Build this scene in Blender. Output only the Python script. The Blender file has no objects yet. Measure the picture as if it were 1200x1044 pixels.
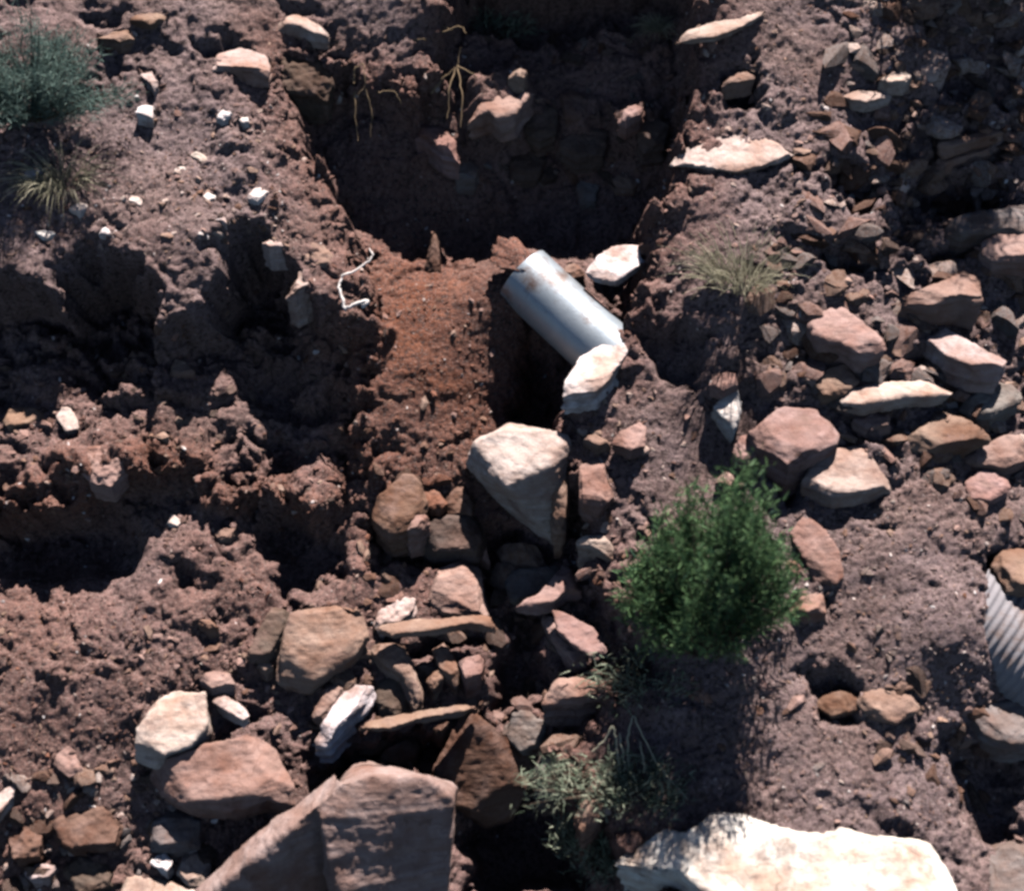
import bpy, bmesh, math, random
import numpy as np
from mathutils import Vector, Matrix

random.seed(7)
rng = np.random.default_rng(7)
R = math.radians
scene = bpy.context.scene
COL = scene.collection

# ------------------------------------------------------------------ camera, sky, sun, exposure
PW, PH = 1200.0, 1044.0                    # frame used for measuring the photograph
PITCH, DIST, LENS = 38.0, 8.0, 50.0
SLOPE = 35.0                               # mean slope of the hillside
SUN_EL, SUN_AZ = 63.0, 18.0                # azimuth from +Y (uphill) towards +X
cam_d = bpy.data.cameras.new('camera')
cam = bpy.data.objects.new('camera', cam_d)
COL.objects.link(cam)
vd = Vector((0, math.cos(R(PITCH)), -math.sin(R(PITCH))))
CAMP = -vd * DIST
cam.location = CAMP
cam.rotation_euler = (R(90 - PITCH), 0, 0)
cam_d.lens = LENS
cam_d.sensor_width = 36
cam_d.sensor_fit = 'HORIZONTAL'
cam_d.clip_end = 200
cam_d.dof.use_dof = True
cam_d.dof.focus_distance = 8.15
cam_d.dof.aperture_fstop = 0.5
scene.camera = cam

sun_dir = Vector((math.cos(R(SUN_EL)) * math.sin(R(SUN_AZ)), math.cos(R(SUN_EL)) * math.cos(R(SUN_AZ)), math.sin(R(SUN_EL))))
sd = bpy.data.lights.new('sun', 'SUN')
sd.energy = 5.0
sd.angle = R(0.55)
sd.color = (1.0, 0.935, 0.925)
sun = bpy.data.objects.new('sun', sd)
sun.rotation_euler = sun_dir.to_track_quat('Z', 'Y').to_euler()
COL.objects.link(sun)
w = bpy.data.worlds.new('World')
scene.world = w
w.use_nodes = True
nt = w.node_tree
bg = nt.nodes['Background']
sky = nt.nodes.new('ShaderNodeTexSky')
sky.sky_type = 'NISHITA'
sky.sun_disc = False
sky.sun_elevation = R(SUN_EL)
sky.sun_rotation = R(SUN_AZ)
sky.altitude = 2600
sky.air_density = 0.45
sky.dust_density = 0.3
nt.links.new(sky.outputs[0], bg.inputs[0])
bg.inputs[1].default_value = 0.05
scene.view_settings.view_transform = 'Standard'
scene.view_settings.look = 'None'
scene.view_settings.exposure = 1.18
scene.view_settings.gamma = 1.0
scene.render.engine = 'CYCLES'
scene.cycles.filter_width = 3.0
scene.cycles.use_denoising = True
scene.cycles.max_bounces = 6
scene.cycles.diffuse_bounces = 0

# ------------------------------------------------------------------ hillside frame: u right, v up the slope, n off the slope
EU = np.array([1.0, 0, 0])
EV = np.array([0, math.cos(R(SLOPE)), math.sin(R(SLOPE))])
EN = np.array([0, -math.sin(R(SLOPE)), math.cos(R(SLOPE))])
CP = np.array(CAMP)
CF = np.array(vd)
CR = np.array([1.0, 0, 0])
CU = np.array([0, math.sin(R(PITCH)), math.cos(R(PITCH))])
TANH = 18.0 / LENS

def ray(px, py):
    x = (np.asarray(px, float) / PW - 0.5) * 2 * TANH
    y = -(np.asarray(py, float) / PH - 0.5) * 2 * TANH * PH / PW
    d = CF + x[..., None] * CR + y[..., None] * CU
    return d

def onplane(px, py, n, dd):
    d = ray(px, py)
    t = (dd - CP @ n) / (d @ n)
    return CP + t[..., None] * d

def touv(px, py, h):
    """frame point at height h off the mean slope -> (u, v)"""
    d = ray(px, py)
    t = (np.asarray(h, float) - CP @ EN) / (d @ EN)
    P = CP + t[..., None] * d
    return P @ EU, P @ EV

def uvh(u, v, h):
    return np.asarray(u)[..., None] * EU + np.asarray(v)[..., None] * EV + np.asarray(h)[..., None] * EN

# ------------------------------------------------------------------ noise
_perm = rng.permutation(512)
_perm = np.concatenate([_perm, _perm])
_val = rng.random(512) * 2 - 1
def vnoise(p):
    p = np.asarray(p, float)
    i = np.floor(p).astype(int)
    f = p - i
    f = f * f * f * (f * (f * 6 - 15) + 10)
    i &= 511
    def hsh(a, b, c):
        return _val[_perm[(_perm[(_perm[a & 511] + b) & 511] + c) & 511]]
    x, y, z = i[..., 0], i[..., 1], i[..., 2]
    out = 0
    for dx in (0, 1):
        wx = f[..., 0] if dx else 1 - f[..., 0]
        for dy in (0, 1):
            wy = f[..., 1] if dy else 1 - f[..., 1]
            for dz in (0, 1):
                wz = f[..., 2] if dz else 1 - f[..., 2]
                out = out + wx * wy * wz * hsh(x + dx, y + dy, z + dz)
    return out
def fbm(p, octs=4, gain=0.5):
    a, s, o = 1.0, 0.0, 0
    for k in range(octs):
        o = o + a * vnoise(np.asarray(p) * 2.03 ** k + 17.3 * k)
        s += a
        a *= gain
    return o / s
def n2(u, v, sc, seed, octs=3):
    return fbm(np.stack([u / sc, v / sc, np.full_like(u, seed * 7.77)], -1), octs)

def cells(u, v, sc, seed):
    """faceted clods: every cell of a jittered grid is a small tilted block"""
    x, y = u / sc, v / sc
    ix, iy = np.floor(x).astype(int), np.floor(y).astype(int)
    f1 = np.full(u.shape, 9.0); f2 = np.full(u.shape, 9.0); out = np.zeros(u.shape)
    for dx in (-1, 0, 1):
        for dy in (-1, 0, 1):
            a, b = (ix + dx + seed * 31) & 511, (iy + dy + seed * 17) & 511
            h0 = _perm[(_perm[a] + b) & 511]
            r = [_val[(h0 + k * 97) & 511] for k in range(5)]
            ex, ey = x - (ix + dx + .5 + .48 * r[0]), y - (iy + dy + .5 + .48 * r[1])
            d = ex * ex + ey * ey
            hh = .55 * r[2] + .75 * (ex * r[3] + ey * r[4])
            near = d < f1
            f2 = np.where(near, f1, np.minimum(f2, d))
            out = np.where(near, hh, out)
            f1 = np.where(near, d, f1)
    e = np.sqrt(f2) - np.sqrt(f1)
    return out * np.clip(e * 4, 0, 1) - .5 * (1 - np.clip(e * 3.2, 0, 1))

def smooth(a, b, x):
    t = np.clip((x - a) / (b - a), 0, 1)
    return t * t * (3 - 2 * t)

def sdf(u, v, poly):
    """signed distance, positive inside"""
    P = np.asarray(poly, float)
    d = np.full(u.shape, 1e9)
    ins = np.zeros(u.shape, bool)
    m = len(P)
    for k in range(m):
        ax, ay = P[k]
        bx, by = P[(k + 1) % m]
        ex, ey = bx - ax, by - ay
        t = np.clip(((u - ax) * ex + (v - ay) * ey) / (ex * ex + ey * ey + 1e-12), 0, 1)
        d = np.minimum(d, (u - ax - t * ex) ** 2 + (v - ay - t * ey) ** 2)
        if ay != by:
            c = ((ay > v) != (by > v)) & (u < (bx - ax) * (v - ay) / (by - ay) + ax)
            ins ^= c
    d = np.sqrt(d)
    return np.where(ins, d, -d)

def tps(ctrl):
    c = np.array(ctrl, float)
    cu, cv = touv(c[:, 0], c[:, 1], c[:, 2])
    def ker(r2):
        return np.where(r2 > 1e-9, r2 * np.log(r2 + 1e-12), 0)
    n = len(c)
    A = np.zeros((n + 3, n + 3))
    A[:n, :n] = ker((cu[:, None] - cu) ** 2 + (cv[:, None] - cv) ** 2) + np.eye(n) * 0.02
    A[:n, n] = 1; A[:n, n + 1] = cu; A[:n, n + 2] = cv
    A[n:, :n] = A[:n, n:].T
    s = np.linalg.solve(A, np.concatenate([c[:, 2], [0, 0, 0]]))
    def f(u, v):
        o = s[n] + s[n + 1] * u + s[n + 2] * v
        for k in range(n):
            o = o + s[k] * ker((u - cu[k]) ** 2 + (v - cv[k]) ** 2)
        return o
    return f

# ------------------------------------------------------------------ the hillside: bank tops, a ledge, the gully cut into them
UP = tps([(0, 0, .34), (200, 0, .34), (0, 200, .3), (200, 200, .3), (350, 200, .3), (0, 320, .33), (150, 300, .34), (290, 280, .33), (380, 300, .29), (250, 60, .33),
          (450, 70, .22), (400, -60, .36), (600, -60, .64), (750, -60, .64), (900, 0, .38), (1150, 0, .3), (850, 200, .3), (800, 300, .25),
          (1000, 200, .22), (1150, 250, .12), (780, 450, .12), (720, 520, .03), (690, 640, -.06), (860, 560, .08), (1000, 560, .15),
          (1150, 600, .08), (1000, 760, .08), (850, 800, .02), (1100, 900, -.02), (760, 900, -.12), (800, 1000, -.02), (1150, 1000, -.08),
          (1000, 1000, .04), (0, 500, .2), (0, 900, .1), (1130, 735, .13), (1210, 770, -.14), (1100, 420, .12), (860, 330, .32), (1080, 860, -.03), (1160, 880, -.14)])
MID = tps([(0, 500, .02), (100, 420, -.14), (60, 560, .08), (200, 540, .05), (330, 450, -.14), (400, 500, .0), (300, 400, -.1), (0, 380, -.14), (400, 380, .08), (400, 590, -.04), (130, 525, .14), (210, 460, .04), (180, 410, .04), (320, 540, -.1), (40, 420, -.08), (390, 440, .05)])
LOW = tps([(590, 120, -.04), (660, 60, -.1), (740, 130, -.08), (500, 160, -.06), (450, 230, -.26), (700, 200, -.28), (560, 290, -.42), (600, 210, -.3), (622, 296, .02), (660, 330, -.2), (430, 300, -.1), (540, 320, -.08), (480, 350, -.05), (450, 420, -.02),
           (560, 420, -.14), (430, 500, -.05), (520, 500, -.16), (600, 600, -.32), (640, 430, -.36), (500, 620, -.24), (550, 750, -.3),
           (400, 650, -.2), (350, 760, -.2), (500, 850, -.36), (600, 950, -.46), (450, 1000, -.36), (200, 900, -.2), (100, 760, -.06),
           (0, 720, -.1), (200, 760, -.12), (50, 950, -.24), (0, 1044, -.3), (300, 1044, -.36), (680, 880, -.34), (120, 650, -.3), (0, 650, -.32), (230, 640, -.12), (330, 640, -.3),
           (640, 300, -.3), (780, 0, 0.05), (550, 0, .05)])
def polyuv(pts, h):
    a = np.array(pts, float)
    u, v = touv(a[:, 0], a[:, 1], np.full(len(a), h))
    return np.stack([u, v], -1)
LEDGE_P = polyuv([(-400, 330), (0, 322), (50, 352), (78, 312), (135, 300), (172, 330), (182, 395), (236, 372), (250, 312), (296, 284), (332, 306), (352, 345),
                  (395, 362), (440, 380), (460, 700), (-400, 720)], .25)
LOW_P = polyuv([(-400, 610), (0, 604), (60, 582), (140, 556), (212, 545), (262, 600), (302, 578), (350, 604), (405, 600), (418, 500), (425, 420), (430, 350),
                (405, 290), (375, 220), (352, 160), (335, 110), (345, 82), (400, 95), (440, 108), (480, 120), (515, 112), (522, 70), (536, 20), (545, -25),
                (660, -20), (798, -30), (806, 60), (792, 190), (768, 262), (757, 325), (738, 385), (672, 458), (662, 520), (674, 600), (668, 650), (700, 690), (716, 780), (700, 806),
                (660, 870), (690, 960), (735, 1010), (800, 1060), (820, 1300), (-400, 1300)], .08)

def axis(a, b, step, far):
    core = np.arange(a, b, step)
    g, s, x = [], step, core[-1]
    while x < far:
        s *= 1.22; x += s; g.append(x)
    g2, s, x = [], step, core[0]
    while x > -far:
        s *= 1.22; x -= s; g2.append(x)
    return np.concatenate([g2[::-1], core, g])
GU = axis(-3.35, 3.35, .0115, 16)
GV = axis(-2.95, 3.35, .0115, 16)
U, V = np.meshgrid(GU, GV)
CUu, CVv = np.clip(U, -3.7, 3.7), np.clip(V, -3.3, 3.7)
WU = CUu + .13 * n2(U, V, .35, 1) + .085 * n2(U, V, .11, 2)
WV = CVv + .13 * n2(U, V, .35, 3) + .085 * n2(U, V, .11, 4)
m_ledge = smooth(-.05, .09, sdf(WU, WV, LEDGE_P))
sd_low = sdf(WU, WV, LOW_P)
m_low = smooth(-.03, .07, sd_low)
hu, hm, hl = UP(CUu, CVv), MID(CUu, CVv) - .07, LOW(CUu, CVv)
hl = np.minimum(hl, hu + .02)
H = hu * (1 - m_ledge) + hm * m_ledge
H = H * (1 - m_low) + hl * m_low
HOLES = [([(1062, 216), (1100, 196), (1180, 200), (1192, 236), (1130, 262), (1076, 264)], .36), ([(956, 262), (974, 206), (1012, 214), (1010, 262), (985, 278)], .24),
         ([(838, 136), (852, 104), (884, 100), (896, 134), (876, 152), (846, 154)], .26), ([(762, 380), (800, 372), (838, 390), (846, 440), (826, 470), (780, 462), (758, 430)], .17),  # dip downhill of the grass tuft is carved in place of a cast shadow
         ([(1050, 368), (1150, 356), (1150, 384), (1060, 388)], .2), ([(1052, 420), (1140, 424), (1140, 450), (1060, 446)], .22), ([(890, 540), (936, 540), (940, 600), (920, 610), (890, 580)], .22),
         ([(1108, 860), (1150, 870), (1210, 880), (1210, 1010), (1150, 990), (1120, 940)], .16), ([(1160, 650), (1210, 640), (1210, 690), (1170, 690)], .25),
         ([(935, 790), (965, 780), (1000, 800), (1000, 850), (950, 850)], .16), ([(925, 716), (968, 716), (968, 740), (930, 740)], .14),
         ([(930, 320), (1010, 300), (1040, 345), (960, 352)], .2), ([(1090, 290), (1150, 296), (1140, 318), (1080, 322)], .16),
         ([(78, 318), (132, 300), (172, 332), (180, 396), (150, 420), (90, 410), (60, 380)], .16), ([(248, 318), (296, 284), (332, 306), (350, 350), (330, 390), (262, 380)], .16),
         ([(280, 400), (400, 395), (405, 470), (330, 500), (270, 450)], .14), ([(60, 400), (180, 430), (160, 470), (70, 460)], .12), ([(290, 600), (400, 600), (400, 680), (320, 690)], .2),
         ([(0, 596), (90, 580), (150, 586), (170, 620), (150, 660), (80, 656), (0, 680)], .12), ([(210, 636), (250, 640), (250, 690), (200, 690)], .12),
         ([(420, 850), (560, 836), (535, 890), (470, 910), (350, 930), (360, 880)], .3), ([(525, 940), (620, 900), (660, 900), (690, 980), (700, 1060), (530, 1060)], .4),
         ([(590, 712), (632, 712), (640, 780), (630, 830), (590, 845), (570, 780)], .25), ([(636, 816), (700, 812), (704, 872), (650, 880)], .2), ([(430, 600), (500, 610), (570, 640), (560, 660), (430, 660)], .2),
         ([(556, 590), (600, 600), (650, 640), (590, 668), (574, 700), (556, 650)], .25), ([(690, 745), (760, 740), (800, 800), (730, 850), (700, 810)], .14), ([(240, 820), (292, 845), (270, 862), (240, 858)], .15),
         ([(605, 340), (665, 400), (660, 500), (598, 500)], .2), ([(700, 290), (720, 330), (760, 320), (770, 270), (756, 262)], .12), ([(430, 740), (560, 740), (580, 760), (500, 770), (430, 760)], .2),
         ([(240, 80), (314, 82), (312, 112), (250, 110)], .16), ([(106, 47), (156, 44), (154, 64), (112, 66)], .1), ([(318, 30), (375, 38), (392, 52), (330, 48)], .12),
         ([(400, -50), (800, -50), (800, 30), (540, 44), (470, 30), (410, 12)], .25), ([(1085, 170), (1180, 160), (1180, 190), (1095, 200)], .15), ([(1050, 40), (1140, 20), (1200, 60), (1190, 140), (1120, 140), (1060, 110)], .14)]  # trough along the headwall top is carved to make a dark band
hole = np.zeros_like(H)
for pl, dp in HOLES:
    hole = np.maximum(hole, dp * smooth(-.03, .11, sdf(WU, WV, polyuv(pl, 0))))
edge = np.exp(-(sd_low / .28) ** 2)
wall = 4 * m_low * (1 - m_low)
rough = .44 + 1.0 * m_ledge * (1 - m_low) + .9 * wall + .15 * m_low
# the smooth fan of fine red soil below the pipe
fan_u, fan_v = touv(np.array([515.0]), np.array([425.0]), np.array([-.1]))
fan = np.exp(-(((U - fan_u) / .5) ** 2 + ((V - fan_v) / .66) ** 2) ** 2) * m_low
rough = rough * (1 - .75 * fan)
rt_u, rt_v = touv(np.array([1030.0]), np.array([720.0]), np.array([.1]))
scu, scv = touv(np.array([1080.0]), np.array([330.0]), np.array([.1]))
scree = np.exp(-(((U - scu) / .75) ** 2 + ((V - scv) / 1.5) ** 2) ** 2) * (1 - m_low)
rough = rough + .75 * scree
QU = U + .035 * n2(U, V, .12, 21) + .012 * n2(U, V, .03, 22)
QV = V + .035 * n2(U, V, .12, 23) + .012 * n2(U, V, .03, 24)
H += .085 * n2(U, V, .62, 5, 3) * (1 - .5 * fan)
lr_u, lr_v = touv(np.array([1000.0]), np.array([760.0]), np.array([.1]))
lower_right = np.exp(-(((U - lr_u) / .7) ** 2 + ((V - lr_v) / .9) ** 2) ** 2)
patch = smooth(-.25, .35, n2(U, V, .38, 31, 3))
rough = rough * (.35 + 1.1 * patch) * (1 - .6 * lower_right)
H += .11 * m_ledge * (1 - m_low) * cells(QU + .06 * n2(U, V, .2, 33), QV, .34, 7)
H += .085 * np.exp(-(sd_low / .2) ** 2) * (1 - fan) * cells(QU, QV, .16, 9)
H += rough * .060 * cells(QU, QV, .24, 1)
H += rough * .034 * cells(QU, QV, .105, 2)
H += (.30 + .65 * rough) * .021 * cells(QU, QV, .05, 3)
H += (.35 + .65 * rough) * .011 * cells(QU, QV, .026, 4)
H += (.3 + .7 * rough) * .009 * n2(U, V, .06, 9, 3)
# straighten out the far margins so that nothing towers over the frame
H -= hole
for pl, up_ in (([(536, 100), (596, 72), (632, 96), (620, 150), (545, 152)], .2), ([(710, 112), (766, 106), (770, 150), (716, 152)], .2), ([(640, 100), (700, 96), (700, 140), (640, 140)], .1)):
    H += up_ * smooth(-.04, .12, sdf(WU, WV, polyuv(pl, .05)))
PT = uvh(U, V, H)

GUi = np.arange(len(GU)); GVi = np.arange(len(GV))
def Hat(u, v):
    a = np.clip(np.interp(u, GU, GUi), 0, len(GU) - 1.001); b = np.clip(np.interp(v, GV, GVi), 0, len(GV) - 1.001)
    i, j = a.astype(int), b.astype(int)
    fa, fb = a - i, b - j
    return (H[j, i] * (1 - fa) + H[j, i + 1] * fa) * (1 - fb) + (H[j + 1, i] * (1 - fa) + H[j + 1, i + 1] * fa) * fb
TS = np.arange(5.4, 11.5, .012)
def hit(px, py):
    """where the line of sight through a frame point first meets the ground"""
    d = ray(np.atleast_1d(px), np.atleast_1d(py))
    P = CP + d[:, None, :] * TS[None, :, None]
    below = (P @ EN) < Hat(P @ EU, P @ EV)
    k = np.argmax(below, 1)
    k = np.where(below.any(1), k, len(TS) // 2)
    return CP + d * TS[k][:, None]
def ground_normal(p):
    u, v = np.array([p @ EU]), np.array([p @ EV])
    e = .05
    du = (Hat(u + e, v) - Hat(u - e, v))[0] / (2 * e)
    dv = (Hat(u, v + e) - Hat(u, v - e))[0] / (2 * e)
    n = EN - du * EU - dv * EV
    return n / np.linalg.norm(n)

def at(px, py, h):
    u, v = touv(np.array([float(px)]), np.array([float(py)]), np.array([float(h)]))
    return uvh(u, v, np.array([float(h)]))[0]

# ------------------------------------------------------------------ materials
def new_mat(name):
    m = bpy.data.materials.new(name)
    m.use_nodes = True
    t = m.node_tree
    b = t.nodes['Principled BSDF']
    b.inputs['Roughness'].default_value = .92
    b.inputs['Specular IOR Level'].default_value = .15
    return m, t, b
def nd(t, kind, **kw):
    n = t.nodes.new(kind)
    for k, v in kw.items():
        if k in n.inputs.keys():
            n.inputs[k].default_value = v
        else:
            setattr(n, k, v)
    return n
def mixc(t, fac, a, b, mode='MIX'):
    n = t.nodes.new('ShaderNodeMix')
    n.data_type = 'RGBA'; n.blend_type = mode
    for s, val in ((n.inputs[0], fac), (n.inputs[6], a), (n.inputs[7], b)):
        if hasattr(val, 'is_output'):
            t.links.new(val, s)
        else:
            s.default_value = val if isinstance(val, float) else (*val, 1)[:4]
    return n.outputs[2]
def ramp(t, src, a, b):
    n = t.nodes.new('ShaderNodeMapRange')
    n.inputs[1].default_value = a; n.inputs[2].default_value = b
    t.links.new(src, n.inputs[0])
    return n.outputs[0]
def bump(t, b, src, strength, dist):
    n = nd(t, 'ShaderNodeBump')
    n.inputs['Strength'].default_value = strength
    n.inputs['Distance'].default_value = dist
    t.links.new(src, n.inputs['Height'])
    if b.inputs['Normal'].is_linked:
        t.links.new(b.inputs['Normal'].links[0].from_socket, n.inputs['Normal'])
    t.links.new(n.outputs[0], b.inputs['Normal'])

def soil_material():
    m, t, b = new_mat('soil')
    at = nd(t, 'ShaderNodeAttribute', attribute_name='red')
    tc = nd(t, 'ShaderNodeTexCoord')
    def noise(sc, det=6, rough=.6):
        n = nd(t, 'ShaderNodeTexNoise', Scale=sc, Detail=det, Roughness=rough)
        t.links.new(tc.outputs['Object'], n.inputs['Vector'])
        return n.outputs['Fac']
    big, mid, fine, grit = noise(1.3), noise(7), noise(38), noise(140, 3)
    top = mixc(t, ramp(t, mid, .3, .7), (.168, .116, .110), (.285, .207, .196))
    top = mixc(t, ramp(t, big, .45, .72), top, (.215, .140, .118))
    red = mixc(t, ramp(t, mid, .3, .7), (.135, .050, .029), (.235, .094, .053))
    red = mixc(t, ramp(t, big, .5, .75), red, (.145, .074, .056))
    base = mixc(t, at.outputs['Fac'], top, red)
    base = mixc(t, ramp(t, fine, .54, .32), base, (.045, .031, .028))
    # pale grains and flecks of broken sandstone in the soil
    base = mixc(t, ramp(t, grit, .61, .68), base, (.46, .37, .32))
    t.links.new(base, b.inputs['Base Color'])
    bump(t, b, fine, .9, .02)
    bump(t, b, grit, .8, .008)
    return m
def stone_material(rubble=False):
    m, t, b = new_mat('sandstone_rubble' if rubble else 'sandstone')
    oi = nd(t, 'ShaderNodeObjectInfo')
    oc = nd(t, 'ShaderNodeAttribute', attribute_name='stone_colour').outputs['Color'] if rubble else oi.outputs['Color']
    tc = nd(t, 'ShaderNodeTexCoord')
    mp = nd(t, 'ShaderNodeVectorMath', operation='ADD')
    rv = nd(t, 'ShaderNodeVectorMath', operation='SCALE')
    cx = nd(t, 'ShaderNodeCombineXYZ')
    for k in range(3):
        t.links.new(oi.outputs['Random'], cx.inputs[k])
    t.links.new(cx.outputs[0], rv.inputs[0]); rv.inputs['Scale'].default_value = 37
    t.links.new(tc.outputs['Object'], mp.inputs[0]); t.links.new(rv.outputs[0], mp.inputs[1])
    def noise(sc, det=6, rough=.6, src=None):
        n = nd(t, 'ShaderNodeTexNoise', Scale=sc, Detail=det, Roughness=rough)
        t.links.new(src or mp.outputs[0], n.inputs['Vector'])
        return n.outputs['Fac']
    st = nd(t, 'ShaderNodeMapping')
    st.inputs['Rotation'].default_value = (.35, .2, .1)
    st.inputs['Scale'].default_value = (1.2, 1.2, 16)
    t.links.new(mp.outputs[0], st.inputs[0])
    band = noise(2.2, 5, .6, st.outputs[0])
    big, mid, fine = noise(3.5), noise(13), noise(75, 5, .7)
    c = mixc(t, ramp(t, band, .35, .65), oc, mixc(t, 1.0, oc, (.78, .70, .66), 'MULTIPLY'))
    c = mixc(t, ramp(t, mid, .56, .72), c, mixc(t, 1.0, oc, (1.18, 1.16, 1.15), 'MULTIPLY'))
    stain = mixc(t, 1.0, oc, (.62, .47, .40), 'MULTIPLY')
    c = mixc(t, ramp(t, big, .46, .66), c, stain)
    dn = noise(5.5, 8, .7)
    dm = nd(t, 'ShaderNodeMath', operation='MULTIPLY'); t.links.new(ramp(t, dn, .50, .64), dm.inputs[0]); dm.inputs[1].default_value = .7
    c = mixc(t, dm.outputs[0], c, (.21, .135, .108))
    wv = nd(t, 'ShaderNodeVectorMath', operation='SCALE'); wn = nd(t, 'ShaderNodeTexNoise', Scale=6.0, Detail=4.0)
    t.links.new(mp.outputs[0], wn.inputs['Vector']); t.links.new(wn.outputs['Color'], wv.inputs[0]); wv.inputs['Scale'].default_value = .22
    wa = nd(t, 'ShaderNodeVectorMath', operation='ADD'); t.links.new(mp.outputs[0], wa.inputs[0]); t.links.new(wv.outputs[0], wa.inputs[1])
    vo = nd(t, 'ShaderNodeTexVoronoi', feature='DISTANCE_TO_EDGE', Scale=4.5)
    t.links.new(wa.outputs[0], vo.inputs['Vector'])
    crack = ramp(t, vo.outputs['Distance'], .022, .0)
    cm_ = nd(t, 'ShaderNodeMath', operation='MULTIPLY'); t.links.new(crack, cm_.inputs[0]); t.links.new(ramp(t, noise(2.6, 3), .52, .66), cm_.inputs[1])
    c = mixc(t, cm_.outputs[0], c, mixc(t, 1.0, c, (.5, .44, .4), 'MULTIPLY'))
    c = mixc(t, ramp(t, fine, .40, .27), c, mixc(t, 1.0, c, (.45, .42, .42), 'MULTIPLY'))
    t.links.new(c, b.inputs['Base Color'])
    bump(t, b, band, .6, .014)
    bump(t, b, mid, .7, .022)
    bump(t, b, fine, .6, .006)
    return m
def leaf_material(name, ca, cb, trans=.25):
    m, t, b = new_mat(name)
    g = nd(t, 'ShaderNodeAttribute', attribute_name='tone')
    c = mixc(t, g.outputs['Fac'], ca, cb)
    t.links.new(c, b.inputs['Base Color'])
    b.inputs['Roughness'].default_value = .6
    tr = nd(t, 'ShaderNodeBsdfTranslucent')
    t.links.new(c, tr.inputs['Color'])
    mx = nd(t, 'ShaderNodeMixShader'); mx.inputs[0].default_value = trans
    t.links.new(b.outputs[0], mx.inputs[1]); t.links.new(tr.outputs[0], mx.inputs[2])
    t.links.new(mx.outputs[0], t.nodes['Material Output'].inputs[0])
    return m
def metal_material(dull=False):
    m, t, b = new_mat('dusty_steel' if dull else 'galvanised_steel')
    tc = nd(t, 'ShaderNodeTexCoord')
    n1 = nd(t, 'ShaderNodeTexNoise', Scale=6.0, Detail=6.0); n2_ = nd(t, 'ShaderNodeTexNoise', Scale=60.0, Detail=4.0)
    for n in (n1, n2_):
        t.links.new(tc.outputs['Object'], n.inputs['Vector'])
    c = mixc(t, ramp(t, n1.outputs['Fac'], .35, .7), *(((.20, .185, .19), (.30, .28, .285)) if dull else ((.30, .345, .375), (.42, .46, .48))))
    c = mixc(t, ramp(t, n1.outputs['Fac'], .62, .78), c, (.30, .22, .17))
    c = mixc(t, ramp(t, n2_.outputs['Fac'], .62, .75), c, (.30, .32, .33))
    n3 = nd(t, 'ShaderNodeTexNoise', Scale=3.2, Detail=9.0, Roughness=.72); t.links.new(tc.outputs['Object'], n3.inputs['Vector'])
    c = mixc(t, ramp(t, n3.outputs['Fac'], .52, .66), c, (.17, .11, .085))
    t.links.new(c, b.inputs['Base Color'])
    b.inputs['Metallic'].default_value = .0 if dull else .55
    b.inputs['Roughness'].default_value = .8 if dull else .5
    b.inputs['Specular IOR Level'].default_value = .5
    bump(t, b, n2_.outputs['Fac'], .25, .004)
    return m
M_SOIL, M_STONE, M_RUBBLE, M_METAL = soil_material(), stone_material(), stone_material(True), metal_material()
M_DULL = metal_material(True)
M_BUSH = leaf_material('bush_leaf', (.02, .06, .032), (.17, .29, .12), .34)
M_SAGE = leaf_material('sage_leaf', (.06, .11, .095), (.22, .31, .26), .3)
M_STRAW = leaf_material('straw', (.26, .25, .15), (.62, .56, .40), .25)
M_DRAB = leaf_material('drab_weed', (.10, .14, .09), (.36, .38, .27), .2)
M_PALE, _t, _b = new_mat('squiggle_white'); _b.inputs['Base Color'].default_value = (.74, .68, .62, 1)
M_STALK, _t, _b = new_mat('dry_stalk'); _b.inputs['Base Color'].default_value = (.40, .38, .27, 1)
M_TWIG, _t, _b = new_mat('twig'); _b.inputs['Base Color'].default_value = (.24, .17, .10, 1)
M_BARK, _t, _b = new_mat('bark'); _b.inputs['Base Color'].default_value = (.10, .07, .05, 1)

# ------------------------------------------------------------------ object helpers
def mesh_np(name, verts, faces, mat, smooth_shade=True):
    me = bpy.data.meshes.new(name)
    verts = np.asarray(verts, np.float32); faces = np.asarray(faces, np.int32)
    k = faces.shape[1]
    me.vertices.add(len(verts)); me.vertices.foreach_set('co', verts.ravel())
    me.loops.add(faces.size); me.loops.foreach_set('vertex_index', faces.ravel())
    me.polygons.add(len(faces))
    me.polygons.foreach_set('loop_start', np.arange(0, faces.size, k, dtype=np.int32))
    me.polygons.foreach_set('use_smooth', np.full(len(faces), smooth_shade))
    me.update(calc_edges=True)
    if mat: me.materials.append(mat)
    return me
def attr(me, name, vals):
    a = me.attributes.new(name, 'FLOAT', 'POINT')
    a.data.foreach_set('value', np.asarray(vals, np.float32).ravel())
def obj(name, me, loc=(0, 0, 0), parent=None):
    o = bpy.data.objects.new(name, me)
    COL.objects.link(o)
    o.location = loc
    if parent: o.parent = parent
    return o
def tag(o, label, cat, group=None):
    o['label'] = label; o['category'] = cat
    if group: o['group'] = group
    return o
def empty(name, loc, label, cat, group=None):
    return tag(obj(name, None, loc), label, cat, group)
def V3(p): return Vector((float(p[0]), float(p[1]), float(p[2])))

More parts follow.
